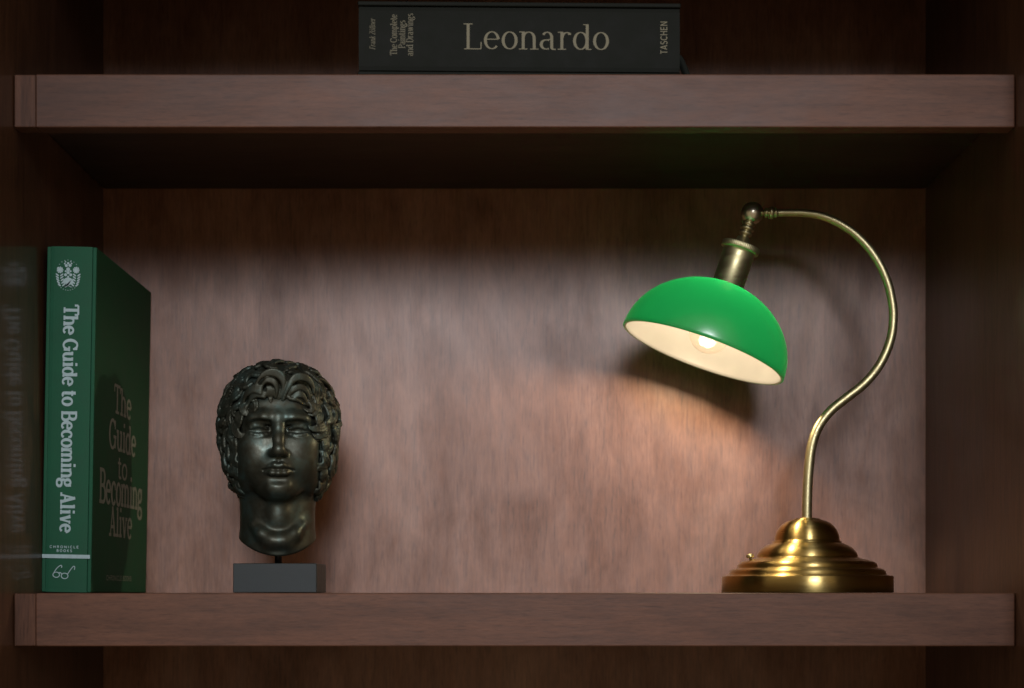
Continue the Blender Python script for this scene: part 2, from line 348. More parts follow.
class Ink:
    """collects flat strokes; place(u, v) maps to the printed surface"""
    def __init__(s, place): s.bm = bmesh.new(); s.place = place; s.n = 0
    def poly(s, pts):
        s.n += 1; e = (s.n % 7)*0.000012
        q = [s.bm.verts.new(s.place(u, v, e)) for u, v in pts]
        s.bm.faces.new(q)
    def seg(s, path, widths):
        n = len(path); L = []; R = []
        for i in range(n):
            a = path[max(i-1, 0)]; b = path[min(i+1, n-1)]
            dx, dy = b[0]-a[0], b[1]-a[1]; d = math.hypot(dx, dy) or 1
            nx, ny = -dy/d, dx/d; w = widths[i] if isinstance(widths, list) else widths
            L.append((path[i][0]+nx*w/2, path[i][1]+ny*w/2)); R.append((path[i][0]-nx*w/2, path[i][1]-ny*w/2))
        s.n += 1; e = (s.n % 7)*0.000012
        lv = [s.bm.verts.new(s.place(u, v, e)) for u, v in L]; rv = [s.bm.verts.new(s.place(u, v, e)) for u, v in R]
        for i in range(n-1): s.bm.faces.new((rv[i], rv[i+1], lv[i+1], lv[i]))
    def disc(s, u, v, r, seg=20, ry=None):
        ry = ry or r
        s.poly([(u+r*math.cos(2*PI*k/seg), v+ry*math.sin(2*PI*k/seg)) for k in range(seg)])
    def text(s, txt, tf, size, T, t, glyphs=SERIF, wf=1.0, track=0.0, length=None, center=False, slant=0.0):
        """tf(a, b): along the line, above the baseline -> surface u, v"""
        adv = lambda f: sum((glyphs[c][0] if c != ' ' else 0.30)*f+track for c in txt)-track
        if length: wf = wf*(length/size-track*(len(txt)-1))/(adv(wf)-track*(len(txt)-1))
        x = -adv(wf)/2 if center else 0.0
        def mp(a, b): return tf((x+(a*wf)+slant*b)*size, b*size)
        for c in txt:
            if c == ' ': x += 0.30*wf+track; continue
            w, strokes = glyphs[c]
            for st in strokes:
                if st[0] == 's': s.seg([mp(st[1], st[2]+(t/2 if st[2] < .3 else -t/2)), mp(st[3], st[4]+(t/2 if st[2] < .3 else -t/2))], t*size*1.05) if t < T else None
                elif st[0] == 'l':
                    w_ = {'T': T, 'h': t*1.1, 'v': t*1.2}[st[5]]
                    s.seg([mp(st[1], st[2]), mp(st[3], st[4])], w_*size)
                else:
                    _, cx, cy, rx, ry, a0, a1, k = st; n = max(8, int(abs(a1-a0)/12)); path = []; ws = []
                    for i in range(n+1):
                        a = math.radians(a0+(a1-a0)*i/n)
                        path.append(mp(cx+rx*math.cos(a), cy+ry*math.sin(a)))
                        ws.append((t+(T-t)*abs(math.cos(a))**1.3)*size*1.02)
                    s.seg(path, ws)
            x += w*wf+track
    def done(s, name, mat, parent):
        return obj(name, s.bm, mat, parent)

# ------------------------------------------------------------------ green book
ZS = 0.0786                               # y of the spine
MM = (D0+ZS)/F                            # metres per picture pixel at the spine
BW, BH, BD = 49.5*MM, 345.5*MM, 0.2085
lean = math.radians(1.0)
gx = P(90.6, 593, ZS).x                   # lower right corner of the spine rests on the shelf
book = thing("book", "thick green clothbound book standing upright at the left end of the lower shelf", "book", (gx, ZS, 0.0004), (0, lean, 0))
# local: x from -BW (left) to 0 (right), y 0 (spine) to BD, z 0 to BH
BT = 0.0032
bm = bmesh.new()
prof = []
for k in range(13):
    t = k/12; x = -BW+BT+0.0001+(BW-2*BT-0.0002)*t
    prof.append((x, -0.0012*math.sin(PI*t)**0.6+0.0004))
vs = []
for x, y in prof+[(x, 0.003) for x, y in reversed(prof)]:
    vs.append((bm.verts.new((x, y, 0.0)), bm.verts.new((x, y, BH))))
n = len(vs)
for i in range(n):
    a, b_ = vs[i], vs[(i+1) % n]; bm.faces.new((a[0], b_[0], b_[1], a[1]))
bm.faces.new([v[0] for v in vs][::-1]); bm.faces.new([v[1] for v in vs])
bmesh.ops.recalc_face_normals(bm, faces=bm.faces)
obj("spine", bm, M['green_cloth'], book)
front = boxobj("cover_board", (-BT, 0, 0.0006, BD, 0, BH), M['green_cloth'], book, 0.0008)
boxobj("cover_board", (-BW, -BW+BT, 0.0006, BD, 0, BH), M['green_cloth'], book, 0.0008)
boxobj("page_block", (-BW+BT+0.0002, -BT-0.0002, 0.0035, BD-0.004, 0.003, BH-0.003), M['paper'], book)
def left(py): return 41.2+6.0*(592.5-py)/345.5
def spt(px, py, e=0.0):                   # picture pixel on the spine -> local
    x = -BW+(px-left(py))*MM
    return Vector((x, -0.0012-e, (592.8-py)*MM))
ink = Ink(lambda u, v, e: spt(u, v, e))
# title reads downward: along = +py, above baseline = +px
ink.text("The Guide to Becoming Alive", lambda a, b: (62.3-1.0*0+left(306+a)-left(420)+0+b, 305.6+a), 14.6, 0.205, 0.115, length=228)
ink.done("title_lettering", M['pale_print'], book)
ink = Ink(lambda u, v, e: spt(u, v, e))
L_ = left(557)
ink.poly([(L_+0.6, 555.2), (L_+48.6, 555.2), (L_+48.6, 559.0), (L_+0.6, 559.0)][::-1])
ink.done("foot_band", M['pale_print'], book)
ink = Ink(lambda u, v, e: spt(u, v, e))
for txt, cx, y, ln_ in (("CHRONICLE", 64.6, 548.9, 29), ("BOOKS", 64.8, 552.7, 15.5)):
    ink.text(txt, lambda a, b, cx=cx, y=y: (cx+a, y-b), 2.5, 0.20, 0.20, SANS, track=0.42, length=ln_, center=True)
ink.done("publisher_lettering", M['pale_print'], book)
ink = Ink(lambda u, v, e: spt(u, v, e))
gw = 0.8
def path(pts, w=gw): ink.seg(spline([(a, b, 0) for a, b in pts], 6), w)
for cx, cy, r in ((56.7, 575.6, 3.1), (65.1, 576.6, 3.2)):
    ink.seg([(cx+r*1.05*math.cos(2*PI*k/24), cy+r*0.85*math.sin(2*PI*k/24)) for k in range(25)], gw)
path([(59.2, 574.0), (60.7, 573.3), (62.2, 574.8)])
path([(54.3, 573.8), (57.0, 569.5), (60.5, 566.4), (62.2, 566.6), (62.0, 568.6)])
path([(67.8, 575.2), (70.5, 571.0), (73.6, 567.2), (75.2, 567.4), (74.8, 570.5)])
ink.done("glasses_emblem", M['pale_print'], book)
ink = Ink(lambda u, v, e: spt(u, v, e))   # crest: dotted ring, two rosettes, sprigs, a domed figure between
for k in range(9):
    a = math.radians(-90+(k-4)*15); ink.disc(68.4+12.6*math.cos(a)*0.95, 276+15.0*math.sin(a), 0.42, 8)
    a = math.radians(90+(k-4)*11); ink.disc(68.4+12.6*math.cos(a), 276+15.2*math.sin(a), 0.42, 8)
for s in (-1, 1):
    rx_ = 68.6+s*8.1
    ink.disc(rx_, 271.0, 2.0, 14)
    for k in range(9):
        a = 2*PI*k/9; ink.disc(rx_+2.6*math.cos(a), 271.0+2.6*math.sin(a), 0.85, 8)
    for k in range(5):
        y0 = 275.6+k*2.5; x0 = 68.6+s*(8.6-0.25*k*k*0.5)
        for d in (-1, 1):
            cx, cy = x0+d*2.2, y0+0.3; an = math.radians(-38)*d
            pts = []
            for q in range(12):
                t = 2*PI*q/12; ex, ey = 2.1*math.cos(t), 0.75*math.sin(t)
                pts.append((cx+ex*math.cos(an)-ey*math.sin(an), cy+ex*math.sin(an)+ey*math.cos(an)))
            ink.poly(pts)
ink.poly([(68.6+5.6*math.cos(math.radians(a)), 284.0+5.6*math.sin(math.radians(a))) for a in range(180, 361, 15)][::-1]+[(73.6, 288.5), (71.4, 287.0), (68.6, 286.2), (65.8, 287.0), (63.6, 288.5)][::1])
for dx, dy, r in ((0, 277.6, 1.0), (-2.6, 275.8, 1.5), (2.6, 275.8, 1.5), (0, 273.6, 1.6), (-2.4, 272.2, 1.0), (2.4, 272.2, 1.0), (0, 270.2, 1.9), (-1.8, 266.6, 1.5), (1.9, 266.4, 1.6), (0, 264.2, 1.2), (-3.4, 264.6, 0.8), (3.5, 264.4, 0.8), (-2.6, 262.8, 0.7), (2.6, 262.6, 0.7)):
    ink.disc(68.6+dx, dy, r, 12)
ink.seg([(65.4, 288.3), (68.6, 286.6), (71.8, 288.3)], 0.5)
ink.done("crest_emblem", M['pale_print'], book)
# front cover lettering, on the x = 0 face; local u = y depth, v = z
def cover(u, v, e): return Vector((0.00025+e, u, v))
def clz(px, py):                          # picture pixel on the cover -> depth, height
    Y = (gx/((px+ (left(592)-left(py)) - PX0)/F))-D0   # depth where the cover's vertical plane meets that column
    return Y-ZS, (PY0-py)/F*(D0+Y)
ink = Ink(cover)
for txt, px0, px1, py, cap in (("The", 113.5, 131, 416, 31), ("Guide", 108.5, 135.5, 452, 33), ("to", 117, 127, 479, 25), ("Becoming", 98.5, 142, 506, 36), ("Alive", 108.5, 131.5, 537, 33)):
    u0, v0 = clz(px0, py); u1, v1 = clz(px1, py)
    size = cap*(D0+ZS+(u0+u1)/2)/F*0.88
    um, vm = clz((px0+px1)/2, py)
    ink.text(txt, lambda a, b, u0=u0, v=vm: (u0+a, v+b), size, 0.19, 0.10, length=u1-u0)
ink.done("title_lettering", M['foil'], front)
ink = Ink(cover)
u0, v0 = clz(106, 580); u1, _ = clz(131, 580)
ink.text("CHRONICLE BOOKS", lambda a, b: (u0+a, v0+b), 0.0042, 0.17, 0.17, SANS, track=0.2, length=u1-u0)
ink.done("publisher_lettering", M['foil'], front)

# ------------------------------------------------------------------ black book lying flat
bkw = 323.0*(D0+0.008)/F
pL = P(358, 74, 0.007); pR = P(681, 74, 0.007)
ang = math.atan2(0.0055, bkw)
bb = thing("book", "thick black clothbound book lying flat on the upper shelf with gold lettering on its spine", "book", (pL.x, 0.0045, UP+0.0004), (0, 0, ang))
H2 = 0.0570; D2 = 0.245
W2 = bkw
boxobj("cover_board", (0, W2, 0.0, D2, 0, 0.0033), M['black_cloth'], bb, 0.0008)
boxobj("cover_board", (0, W2, 0.0, D2, H2-0.0033, H2), M['black_cloth'], bb, 0.0008)
bm = bmesh.new(); prof = []
for k in range(17):
    t = k/16; prof.append((0.0012-0.0016*math.sin(PI*t)**0.5, 0.0042+(H2-0.0084)*t))
vs = [(bm.verts.new((0.0008, y, z)), bm.verts.new((W2-0.0008, y, z))) for y, z in prof+[(0.004, H2-0.0036), (0.004, 0.0036)]]
n = len(vs)
for i in range(n):
    a, b_ = vs[i], vs[(i+1) % n]; f = bm.faces.new((a[0], b_[0], b_[1], a[1]))
bm.faces.new([v[0] for v in vs][::-1]); bm.faces.new([v[1] for v in vs])
bmesh.ops.recalc_face_normals(bm, faces=bm.faces)
obj("spine", bm, M['black_cloth'], bb)
boxobj("page_block", (0.004, W2-0.004, 0.0045, D2-0.005, 0.0035, H2-0.0035), M['paper'], bb)
M2 = (D0+0.006)/F
def b2(u, v, e):                          # picture pixel -> local point on that spine
    return Vector(((u-358)*M2, -0.00062-e, (PY0-v)*M2-UP+0.0010))
ink = Ink(b2)
ink.text("Leonardo", lambda a, b: (462.6+a, 50.2-b), 25.6, 0.115, 0.035, length=147.5, track=0.02)
ink.done("title_lettering", M['gold_print'], bb)
ink = Ink(b2)
for txt, x, y0, ln_, sz in (("The Complete", 397.2, 57.0, 41, 6.8), ("Paintings", 405.4, 50.0, 28, 6.8), ("and Drawings", 413.2, 57.5, 42.5, 6.8)):
    ink.text(txt, lambda a, b, x=x, y0=y0: (x-b, y0-a), sz, 0.15, 0.07, length=ln_)
ink.done("subtitle_lettering", M['gold_dim'], bb)
ink = Ink(b2); ink.text("Frank Zöllner", lambda a, b: (375.4-b, 51.5-a), 5.6, 0.12, 0.06, length=31, slant=0.2)
ink.done("author_lettering", M['gold_dim'], bb)
ink = Ink(b2); ink.text("TASCHEN", lambda a, b: (667.8-b, 54.0-a), 6.9, 0.125, 0.125, SANS, length=33, track=0.05)
ink.done("publisher_lettering", M['gold_print'], bb)
# ribbon marker looping out at the right end
bm = bmesh.new()
pts = spline([(W2-0.006, 0.008, 0.0245), (W2+0.0015, 0.008, 0.0190), (W2+0.0050, 0.007, 0.0120), (W2+0.0078, 0.006, 0.0042), (W2+0.0090, 0.006, 0.0006)], 5)
rows = []
for i, p in enumerate(pts):
    wv = Vector((0.0062, -0.002, -0.0015)) if i > 3 else Vector((0.004, -0.003, -0.002))
    q = p-wv; q.z = max(q.z, 0.0004); n_ = Vector((0.0003, 0.0004, 0))
    rows.append([bm.verts.new(p), bm.verts.new(q), bm.verts.new(q+n_), bm.verts.new(p+n_)])
for A, B in zip(rows, rows[1:]):
    for k in range(4): bm.faces.new((A[k], A[(k+1) % 4], B[(k+1) % 4], B[k]))
bm.faces.new(rows[0]); bm.faces.new(rows[-1][::-1]); bmesh.ops.recalc_face_normals(bm, faces=bm.faces)
obj("ribbon_marker", bm, M['ribbon'], bb, True)

# ------------------------------------------------------------------ desk lamp
LY = 0.168                                # y of the lamp's axis plane
LM = (D0+LY)/F
lc = P(807, 593, LY)
lamp = thing("desk_lamp", "lit brass desk lamp with green glass dome shade on the lower shelf", "lamp", (lc.x, LY, 0.0002))
def lp(px, py, dy=0.0):                   # picture pixel in the lamp plane -> lamp-local point
    q = P(px, py, LY); return Vector((q.x-lc.x, dy, q.z-0.0002))
bm = bmesh.new()
pf = [(0, 0), (84, 0), (84.9, 0.6), (84.9, 15.6), (84.2, 16.6), (82, 17.1), (79.5, 17.3), (78, 18.5), (77.5, 20.5), (76, 22.6), (73.2, 23.9),
      (70.2, 24.4), (69.3, 25.2), (69.3, 27), (68.0, 29.5), (65.2, 31.2), (61.5, 31.9), (60.4, 32.6), (55.5, 33.6), (53.0, 34.5), (50.5, 35.0),
      (50.3, 36.4), (49.2, 39.5), (46.2, 43.3), (42, 46.6), (37.8, 48.6), (35.4, 49.3), (34.6, 50.0), (34.2, 51.2), (32.8, 51.8), (32.4, 53), (31.9, 56),
      (31.2, 58.5), (29.6, 62.5), (26.6, 66.6), (22.8, 69.8), (19, 71.6), (16.4, 72.4), (14.8, 72.6), (14.2, 73.3), (11.5, 74.2), (7.5, 74.8), (0, 75)]
pf = [(r*LM, h*LM) for r, h in pf]
lathe(bm, pf, Vector((0, 0, 0)), Vector((0, 0, 1)), 160)
base = obj("base", bm, M['brass'], lamp)
# small switch knob on the left ledge
bm = bmesh.new(); kq = lp(749.6, 560.5, -0.006)
lathe(bm, [(0, 0), (0.0012, 0), (0.0012, 0.0020), (0.0030, 0.0024), (0.0034, 0.0036), (0.0030, 0.0050), (0.0012, 0.0058), (0, 0.0058)], kq, Vector((-0.1, 0, 1)), 24)
obj("switch_knob", bm, M['brass_pale'], base)
# stem
sp = [(806.9, 520), (807.2, 500), (808.4, 474), (811.6, 447), (818.2, 427.5), (830.2, 411.4), (845.6, 398.6), (862.4, 385.4), (876, 370.4), (885.6, 353.4), (891.6, 335), (893.4, 316),
      (892, 301), (888, 283.6), (880.4, 265.6), (869.2, 248.4), (854.6, 233.6), (838.4, 222.8), (821.7, 216.0), (805.5, 213.2), (790, 212.8), (777, 212.9)]
pts = spline([lp(a, b) for a, b in sp], 7); n = len(pts)
bm = bmesh.new(); tube(bm, pts, [(5.0-1.3*(i/(n-1))**1.5)*LM for i in range(n)], 28)
obj("stem", bm, M['brass_pale'], lamp)
# end fitting and ball
bm = bmesh.new(); q = lp(762, 212.8); ax = lp(778, 213.0)-q
lathe(bm, [(r*LM, h*LM) for r, h in [(0, -1), (3.0, -1), (3.0, 2.5), (4.5, 3), (4.9, 4.2), (4.5, 5.4), (3.6, 5.8), (3.6, 6.8), (5.9, 7.2), (6.1, 8.6), (6.0, 10.8), (5.4, 11.4), (4.2, 11.8), (4.2, 12.8), (4.9, 13.2), (4.9, 14.6), (4.0, 15.4), (3.2, 17), (0, 17)]], q, ax, 48)
obj("stem_collar", bm, M['brass_pale'], lamp)
ball = lp(752.3, 213.2)
bm = bmesh.new(); lathe(bm, [(11.2*LM*math.sin(PI*k/24), -11.2*LM*math.cos(PI*k/24)) for k in range(25)], ball, Vector((0.3, 0, 1)), 64)
obj("ball_joint", bm, M['brass_ball'], lamp)
# socket, its axis leaning like the shade
th = math.radians(20.4)
AX = Vector((math.sin(th), 0.022, math.cos(th))).normalized()
rim = lp(702.8, 352.9)                    # centre of the rim
bm = bmesh.new()
s0 = rim+AX*(70*LM)
bs = (ball-s0).length/LM
axs = (ball-s0).normalized()
lathe(bm, [(r*LM, h*LM) for r, h in [(0, bs-6), (6.0, bs-10), (6.4, bs-12), (5.2, bs-13.2), (5.2, bs-14.2), (7.2, bs-15), (7.4, bs-16.6), (6.8, bs-17.8), (5.0, bs-18.4), (5.0, bs-19.4), (6.8, bs-20), (7.0, bs-21.6), (6.2, bs-23), (4.6, bs-23.6), (4.6, bs-25.0), (6.0, bs-25.8), (7.5, bs-30), (9.5, bs-32), (12, bs-33.5)]], s0, axs, 56)
obj("swivel_neck", bm, M['brass_pale'], lamp)
bm = bmesh.new(); top = bs-33
lathe(bm, [(r*LM, h*LM) for r, h in [(0, top+0.6), (14, top+0.6), (17.0, top-0.8), (17.0, top-6.8), (16.2, top-7.4), (16.1, top-9), (16.1, 2.5), (16.8, 1.5), (17.2, -1), (16.6, -3), (0, -3)]], s0, axs, 72)
sock = obj("socket", bm, M['brass_pale'], lamp)
bm = bmesh.new()
lathe(bm, [(r*LM, h*LM) for r, h in [(16.2, top+0.4), (18.9, top-0.4), (19.2, top-1.0), (19.2, top-5.6), (18.9, top-6.2), (16.2, top-6.9)]], s0, axs, 240, rfun=lambda r, t, h: r*(1+(0.012 if r > 18*LM else 0)*math.cos(t*60)))
obj("knurled_ring", bm, M['brass_pale'], sock)
# shade
Ro, Ho, TH = 85.0*LM, 73.0*LM, 0.0030
op, ip = [], []
for k in range(41):
    a = PI/2*k/40
    r = Ro*math.cos(a); h = Ho*math.sin(a)
    op.append((r, h)); ip.append(((Ro-TH)*math.cos(a), (Ho-TH)*math.sin(a)))
hole = 13*LM
op = [p for p in op if p[0] > hole]; ip = [p for p in ip if p[0] > hole]
bm = bmesh.new()
lathe(bm, [(Ro-TH*0.5, -0.0006), (Ro-TH*0.15, -0.0004)]+op+[(hole, Ho-0.0008)], rim, AX, 160)
shade = obj("shade", bm, M['shade_out'], lamp, True)
bm = bmesh.new()
lathe(bm, [(hole, Ho-TH)]+ip[::-1]+[(Ro-TH*0.9, -0.0004), (Ro-TH*0.5, -0.0006)], rim, AX, 160)
obj("shade_lining", bm, M['shade_in'], shade, True)
# bulb
bm = bmesh.new(); bc = rim+AX*(22*LM); br = 21.5*LM
bp = [(br*math.sin(PI*k/30), -br*math.cos(PI*k/30)) for k in range(0, 24)]
bp += [(12.5*LM, 22*LM), (12*LM, 30*LM), (12*LM, 49*LM), (0, 49*LM)]
lathe(bm, bp, bc, AX, 64)
bulb = obj("bulb", bm, M['bulb'], lamp, True)
bm = bmesh.new(); a_, u_, w_ = frame_from(AX)
tube(bm, [rim+AX*(35*LM)+AX*(0.0015*math.cos(3*t))+(u_*math.cos(t)+w_*math.sin(t))*0.007 for t in [1.7*PI*k/40 for k in range(41)]], 0.0005, 8)
obj("filament", bm, M['filament'], bulb)
ll = bpy.data.lights.new("bulb_light", 'POINT'); ll.energy = 2.15; ll.color = (1.0, 0.80, 0.55); ll.shadow_soft_size = 0.0115
lo = bpy.data.objects.new("bulb_light", ll); C.objects.link(lo); lo.parent = lamp; lo.location = rim+AX*(38*LM)


# ------------------------------------------------------------------ bust: sculpted as a distance field, meshed with surface nets
class Field:
    def __init__(s, lo, hi, h):
        s.lo = np.array(lo, np.float32); s.h = h
        s.n = tuple(int((b-a)/h)+1 for a, b in zip(lo, hi))
        s.ax = [s.lo[i]+h*np.arange(s.n[i], dtype=np.float32) for i in range(3)]
        s.D = np.full(s.n, 40.0, np.float32)
    def sl(s, lo, hi):
        r = []
        for i in range(3):
            a = max(0, int((lo[i]-s.lo[i])/s.h)); b_ = min(s.n[i], int((hi[i]-s.lo[i])/s.h)+2)
            r.append(slice(a, max(a, b_)))
        return tuple(r)
    def xyz(s, r): return s.ax[0][r[0]][:, None, None], s.ax[1][r[1]][None, :, None], s.ax[2][r[2]][None, None, :]
    def put(s, fn, lo, hi, k=2.0, mode='add'):
        m = max(k, 2)*1.6+2
        r = s.sl([a-m for a in lo], [b_+m for b_ in hi])
        if any(q.stop <= q.start for q in r): return
        x, y, z = s.xyz(r); d = fn(x, y, z).astype(np.float32); A = s.D[r]
        if mode == 'add':
            h = np.maximum(k-np.abs(A-d), 0)/k if k > 0 else 0
            s.D[r] = np.minimum(A, d)-h*h*k*0.25
        elif mode == 'sub':
            d = -d; h = np.maximum(k-np.abs(A-d), 0)/k
            s.D[r] = np.maximum(A, d)+h*h*k*0.25
    def ell(s, c, r, k=4, mode='add', tilt=0.0):
        ct, st = math.cos(tilt), math.sin(tilt)
        def fn(x, y, z):
            X_ = (x-c[0])*ct+(z-c[2])*st; Z_ = -(x-c[0])*st+(z-c[2])*ct; Y_ = y-c[1]
            k0 = np.sqrt((X_/r[0])**2+(Y_/r[1])**2+(Z_/r[2])**2)+1e-6
            k1 = np.sqrt((X_/r[0]**2)**2+(Y_/r[1]**2)**2+(Z_/r[2]**2)**2)+1e-6
            return k0*(k0-1)/k1
        R_ = max(r) if tilt else None
        e = [R_]*3 if R_ else r
        s.put(fn, [c[i]-e[i] for i in range(3)], [c[i]+e[i] for i in range(3)], k, mode)
    def cap(s, a, b_, ra, rb, k=3, mode='add', sy=1.0):
        a = np.array(a, float); b_ = np.array(b_, float); d_ = b_-a; L2 = float(d_@d_)+1e-9
        def fn(x, y, z):
            px, py, pz = x-a[0], y-a[1], z-a[2]
            t = np.clip((px*d_[0]+py*d_[1]+pz*d_[2])/L2, 0, 1)
            return np.sqrt((px-t*d_[0])**2+(py-t*d_[1])**2+(pz-t*d_[2])**2)-(ra+(rb-ra)*t)
        m = max(ra, rb)
        s.put(fn, np.minimum(a, b_)-m, np.maximum(a, b_)+m, k, mode)
    def chain(s, pts, rads, k=3, mode='add'):
        for i in range(len(pts)-1): s.cap(pts[i], pts[i+1], rads[i], rads[i+1], k, mode)
    def both(s, f, c, *a, **kw):
        for sg in (-1, 1): f((c[0]*sg, c[1], c[2]), *a, **kw)
    def mesh(s, name):
        D = s.D; inside = D < 0; nx, ny, nz = s.n
        cell = np.zeros((nx-1, ny-1, nz-1), np.int8)
        for i in (0, 1):
            for j in (0, 1):
                for k in (0, 1): cell += inside[i:nx-1+i, j:ny-1+j, k:nz-1+k]
        act = (cell > 0) & (cell < 8); idx = np.full(act.shape, -1, np.int64)
        ci = np.argwhere(act); idx[act] = np.arange(len(ci))
        acc = np.zeros((len(ci), 3)); cnt = np.zeros(len(ci))
        cs = [(i, j, k) for i in (0, 1) for j in (0, 1) for k in (0, 1)]
        for a in cs:
            for ax in range(3):
                if a[ax]: continue
                b_ = list(a); b_[ax] = 1
                da = D[ci[:, 0]+a[0], ci[:, 1]+a[1], ci[:, 2]+a[2]]; db = D[ci[:, 0]+b_[0], ci[:, 1]+b_[1], ci[:, 2]+b_[2]]
                cr = (da < 0) != (db < 0); t = np.where(cr, da/(da-db+1e-12), 0)
                p = np.array(a, float)[None, :].repeat(len(ci), 0); p[:, ax] += t
                acc[cr] += p[cr]; cnt[cr] += 1
        V = (ci+acc/cnt[:, None])*s.h+s.lo
        quads = []
        for ax in range(3):
            o1, o2 = [(1, 2), (2, 0), (0, 1)][ax]
            A = [slice(None)]*3; B = [slice(None)]*3; A[ax] = slice(0, -1); B[ax] = slice(1, None)
            ia, ib = inside[tuple(A)], inside[tuple(B)]
            e = np.argwhere(ia != ib); fl = ia[tuple(e.T)]
            ok = (e[:, o1] > 0) & (e[:, o2] > 0) & (e[:, o1] < s.n[o1]-1) & (e[:, o2] < s.n[o2]-1)
            e, fl = e[ok], fl[ok]
            def g(d1, d2):
                q = e.copy(); q[:, o1] -= d1; q[:, o2] -= d2; return idx[tuple(q.T)]
            Q = np.stack([g(0, 0), g(1, 0), g(1, 1), g(0, 1)], 1)
            Q[~fl] = Q[~fl][:, ::-1]; quads.append(Q)
        Q = np.concatenate(quads)
        me = bpy.data.meshes.new(name)
        me.from_pydata((V*0.001).tolist(), [], Q.tolist()); me.update()
        return me

def sculpt_head(h=0.8):
    f = Field((-46, -66, -114), (46, 72, 56), h)
    f.ell((0, 12, 10), (44, 52, 42), 4)                      # skull
    f.ell((0, -3, -10), (35.5, 42, 40), 8)                   # face mass
    f.ell((0, -9, -31), (34, 36.5, 27), 10)                   # jaw
    f.both(f.ell, (25, -9, -41), (9.5, 20, 15), 10)             # jaw corners
    f.ell((0, -33, -50), (16, 12, 10.5), 12)                 # chin
    f.ell((0, -43.5, -49.0), (8, 4, 6), 8)
    f.both(f.ell, (21, -30, -13), (11, 10, 9), 12)         # cheekbones
    f.both(f.ell, (17, -31, -28), (12, 11, 13), 12)             # cheeks beside the mouth
    f.ell((0, -36, 17), (24, 10, 11), 10)                    # forehead
    f.ell((0, -42, 9.5), (15, 7, 5.5), 6)                    # swelling above the nose root
    for sg in (-1, 1):
        f.chain([(sg*3, -45.2, 5.6), (sg*12, -45.4, 7.0), (sg*20, -41.8, 6.6), (sg*28, -32, 4.0)], [3.4, 4.1, 3.9, 3.2], 6)   # brow ridge
        f.ell((sg*15, -47.2, -0.9), (11.5, 12.2, 7.0), 2.5, 'sub')     # eye socket
        f.ell((sg*8.0, -47.5, -1.5), (4.2, 7.5, 5.5), 4, 'sub')      # inner corner
        f.ell((sg*16.0, -34.0, -2.4), (8.4, 6.8, 6.2), 1.2)          # eyeball
        up = []; dn = []
        for q in range(7):
            t = -1+2*q/6; x = sg*16.0+t*9.2
            yy = -34.1-7.2*math.sqrt(max(0.0, 1-(t*0.93)**2))-0.2
            up.append((x, yy, -2.6+3.6*(1-t*t)+(-0.7*t*sg*sg)*0)); dn.append((x, yy+0.3, -3.4-2.9*(1-t*t)))
        f.chain(up, [0.5, 0.8, 0.95, 1.0, 0.95, 0.8, 0.5], 2.2)
        f.chain(dn, [0.4, 0.5, 0.6, 0.65, 0.6, 0.5, 0.4], 2.4)
        f.chain([(sg*6.5, -42.5, 3.6), (sg*14, -41.5, 5.0), (sg*22, -38.8, 4.2), (sg*27, -33, 0.0)], [1.4, 2.0, 2.4, 2.0], 3.0)   # flesh under the brow
    f.chain([(0, -45.2, 8), (0, -47.8, 0), (0, -52.0, -10), (0, -55.8, -17.6)], [5.2, 4.8, 4.9, 4.9], 3.0)   # nose
    f.ell((0, -55.6, -20.0), (5.2, 4.8, 4.2), 4)
    f.both(f.ell, (5.4, -50.6, -21.0), (2.9, 4.4, 3.0), 4.0)
    f.both(f.ell, (3.2, -54.6, -24.9), (1.4, 2.2, 1.1), 1.2, 'sub')
    f.both(f.ell, (9.5, -53.5, -13.5), (2.2, 5, 6), 4.5, 'sub')
    f.ell((0, -40, -31), (15, 10, 9), 6)                     # muzzle under the nose
    f.cap((0, -51.6, -25.0), (0, -50.8, -29.0), 1.3, 1.5, 2.0, 'sub')
    for sg in (-1, 1):
        f.chain([(sg*11.3, -45.2, -34.4), (sg*6.8, -48.2, -32.6), (sg*3.0, -50.2, -31.2), (0, -50.2, -31.9)], [1.0, 1.7, 2.0, 1.8], 2.0)
        f.chain([(sg*9.6, -45.6, -36.4), (sg*5.5, -48.3, -37.6), (0, -49.4, -38.0)], [1.1, 2.1, 2.5], 2.2)
        f.chain([(sg*12.2, -46.0, -35.2), (sg*7.5, -49.9, -34.2), (sg*3, -52.4, -33.6), (0, -52.2, -34.3)], [1.0, 0.95, 0.9, 0.9], 0.8, 'sub')
    f.ell((0, -50.0, -43.2), (8.5, 3.4, 2.4), 4, 'sub')      # hollow above the chin
    # ears, mostly under the hair
    f.both(f.ell, (34.5, 6, -8), (4.5, 8, 12), 3)
    # neck: a column flaring a little towards the cut
    def neck(x, y, z):
        t = np.clip((-50-z)/50.0, 0, 1)
        rx = 32.4-0.8*np.sin(t*PI)+1.2*np.clip((-84-z)/14, 0, 1); ry = 33.0+3*t
        cy = 6.0-2.0*t
        return (np.sqrt((x/rx)**2+((y-cy)/ry)**2)-1)*31
    f.put(neck, (-37, -34, -130), (37, 46, -46), 5)
    f.put(lambda x, y, z: (np.sqrt(x*x/900+(y-8)**2/1500+(z+40)**2/400)-1)*22, (-30, -32, -62), (30, 48, -18), 6)
    for sg in (-1, 1):
        f.cap((sg*27, 8, -50), (sg*8, -28.5, -96), 5.5, 4.2, 6)      # neck muscles
        f.chain([(sg*21, -23.0, -80), (sg*14, -28.8, -87.5), (sg*5, -31.8, -92.5), (0, -32, -93.5)], [0.2, 1.0, 1.5, 1.4], 9)   # collar line
    f.ell((0, -27.5, -70), (6, 4.5, 9), 9)                 # throat
    # cut: an edge that dips at the front centre, rounded
    x, y, z = f.xyz((slice(None),)*3)
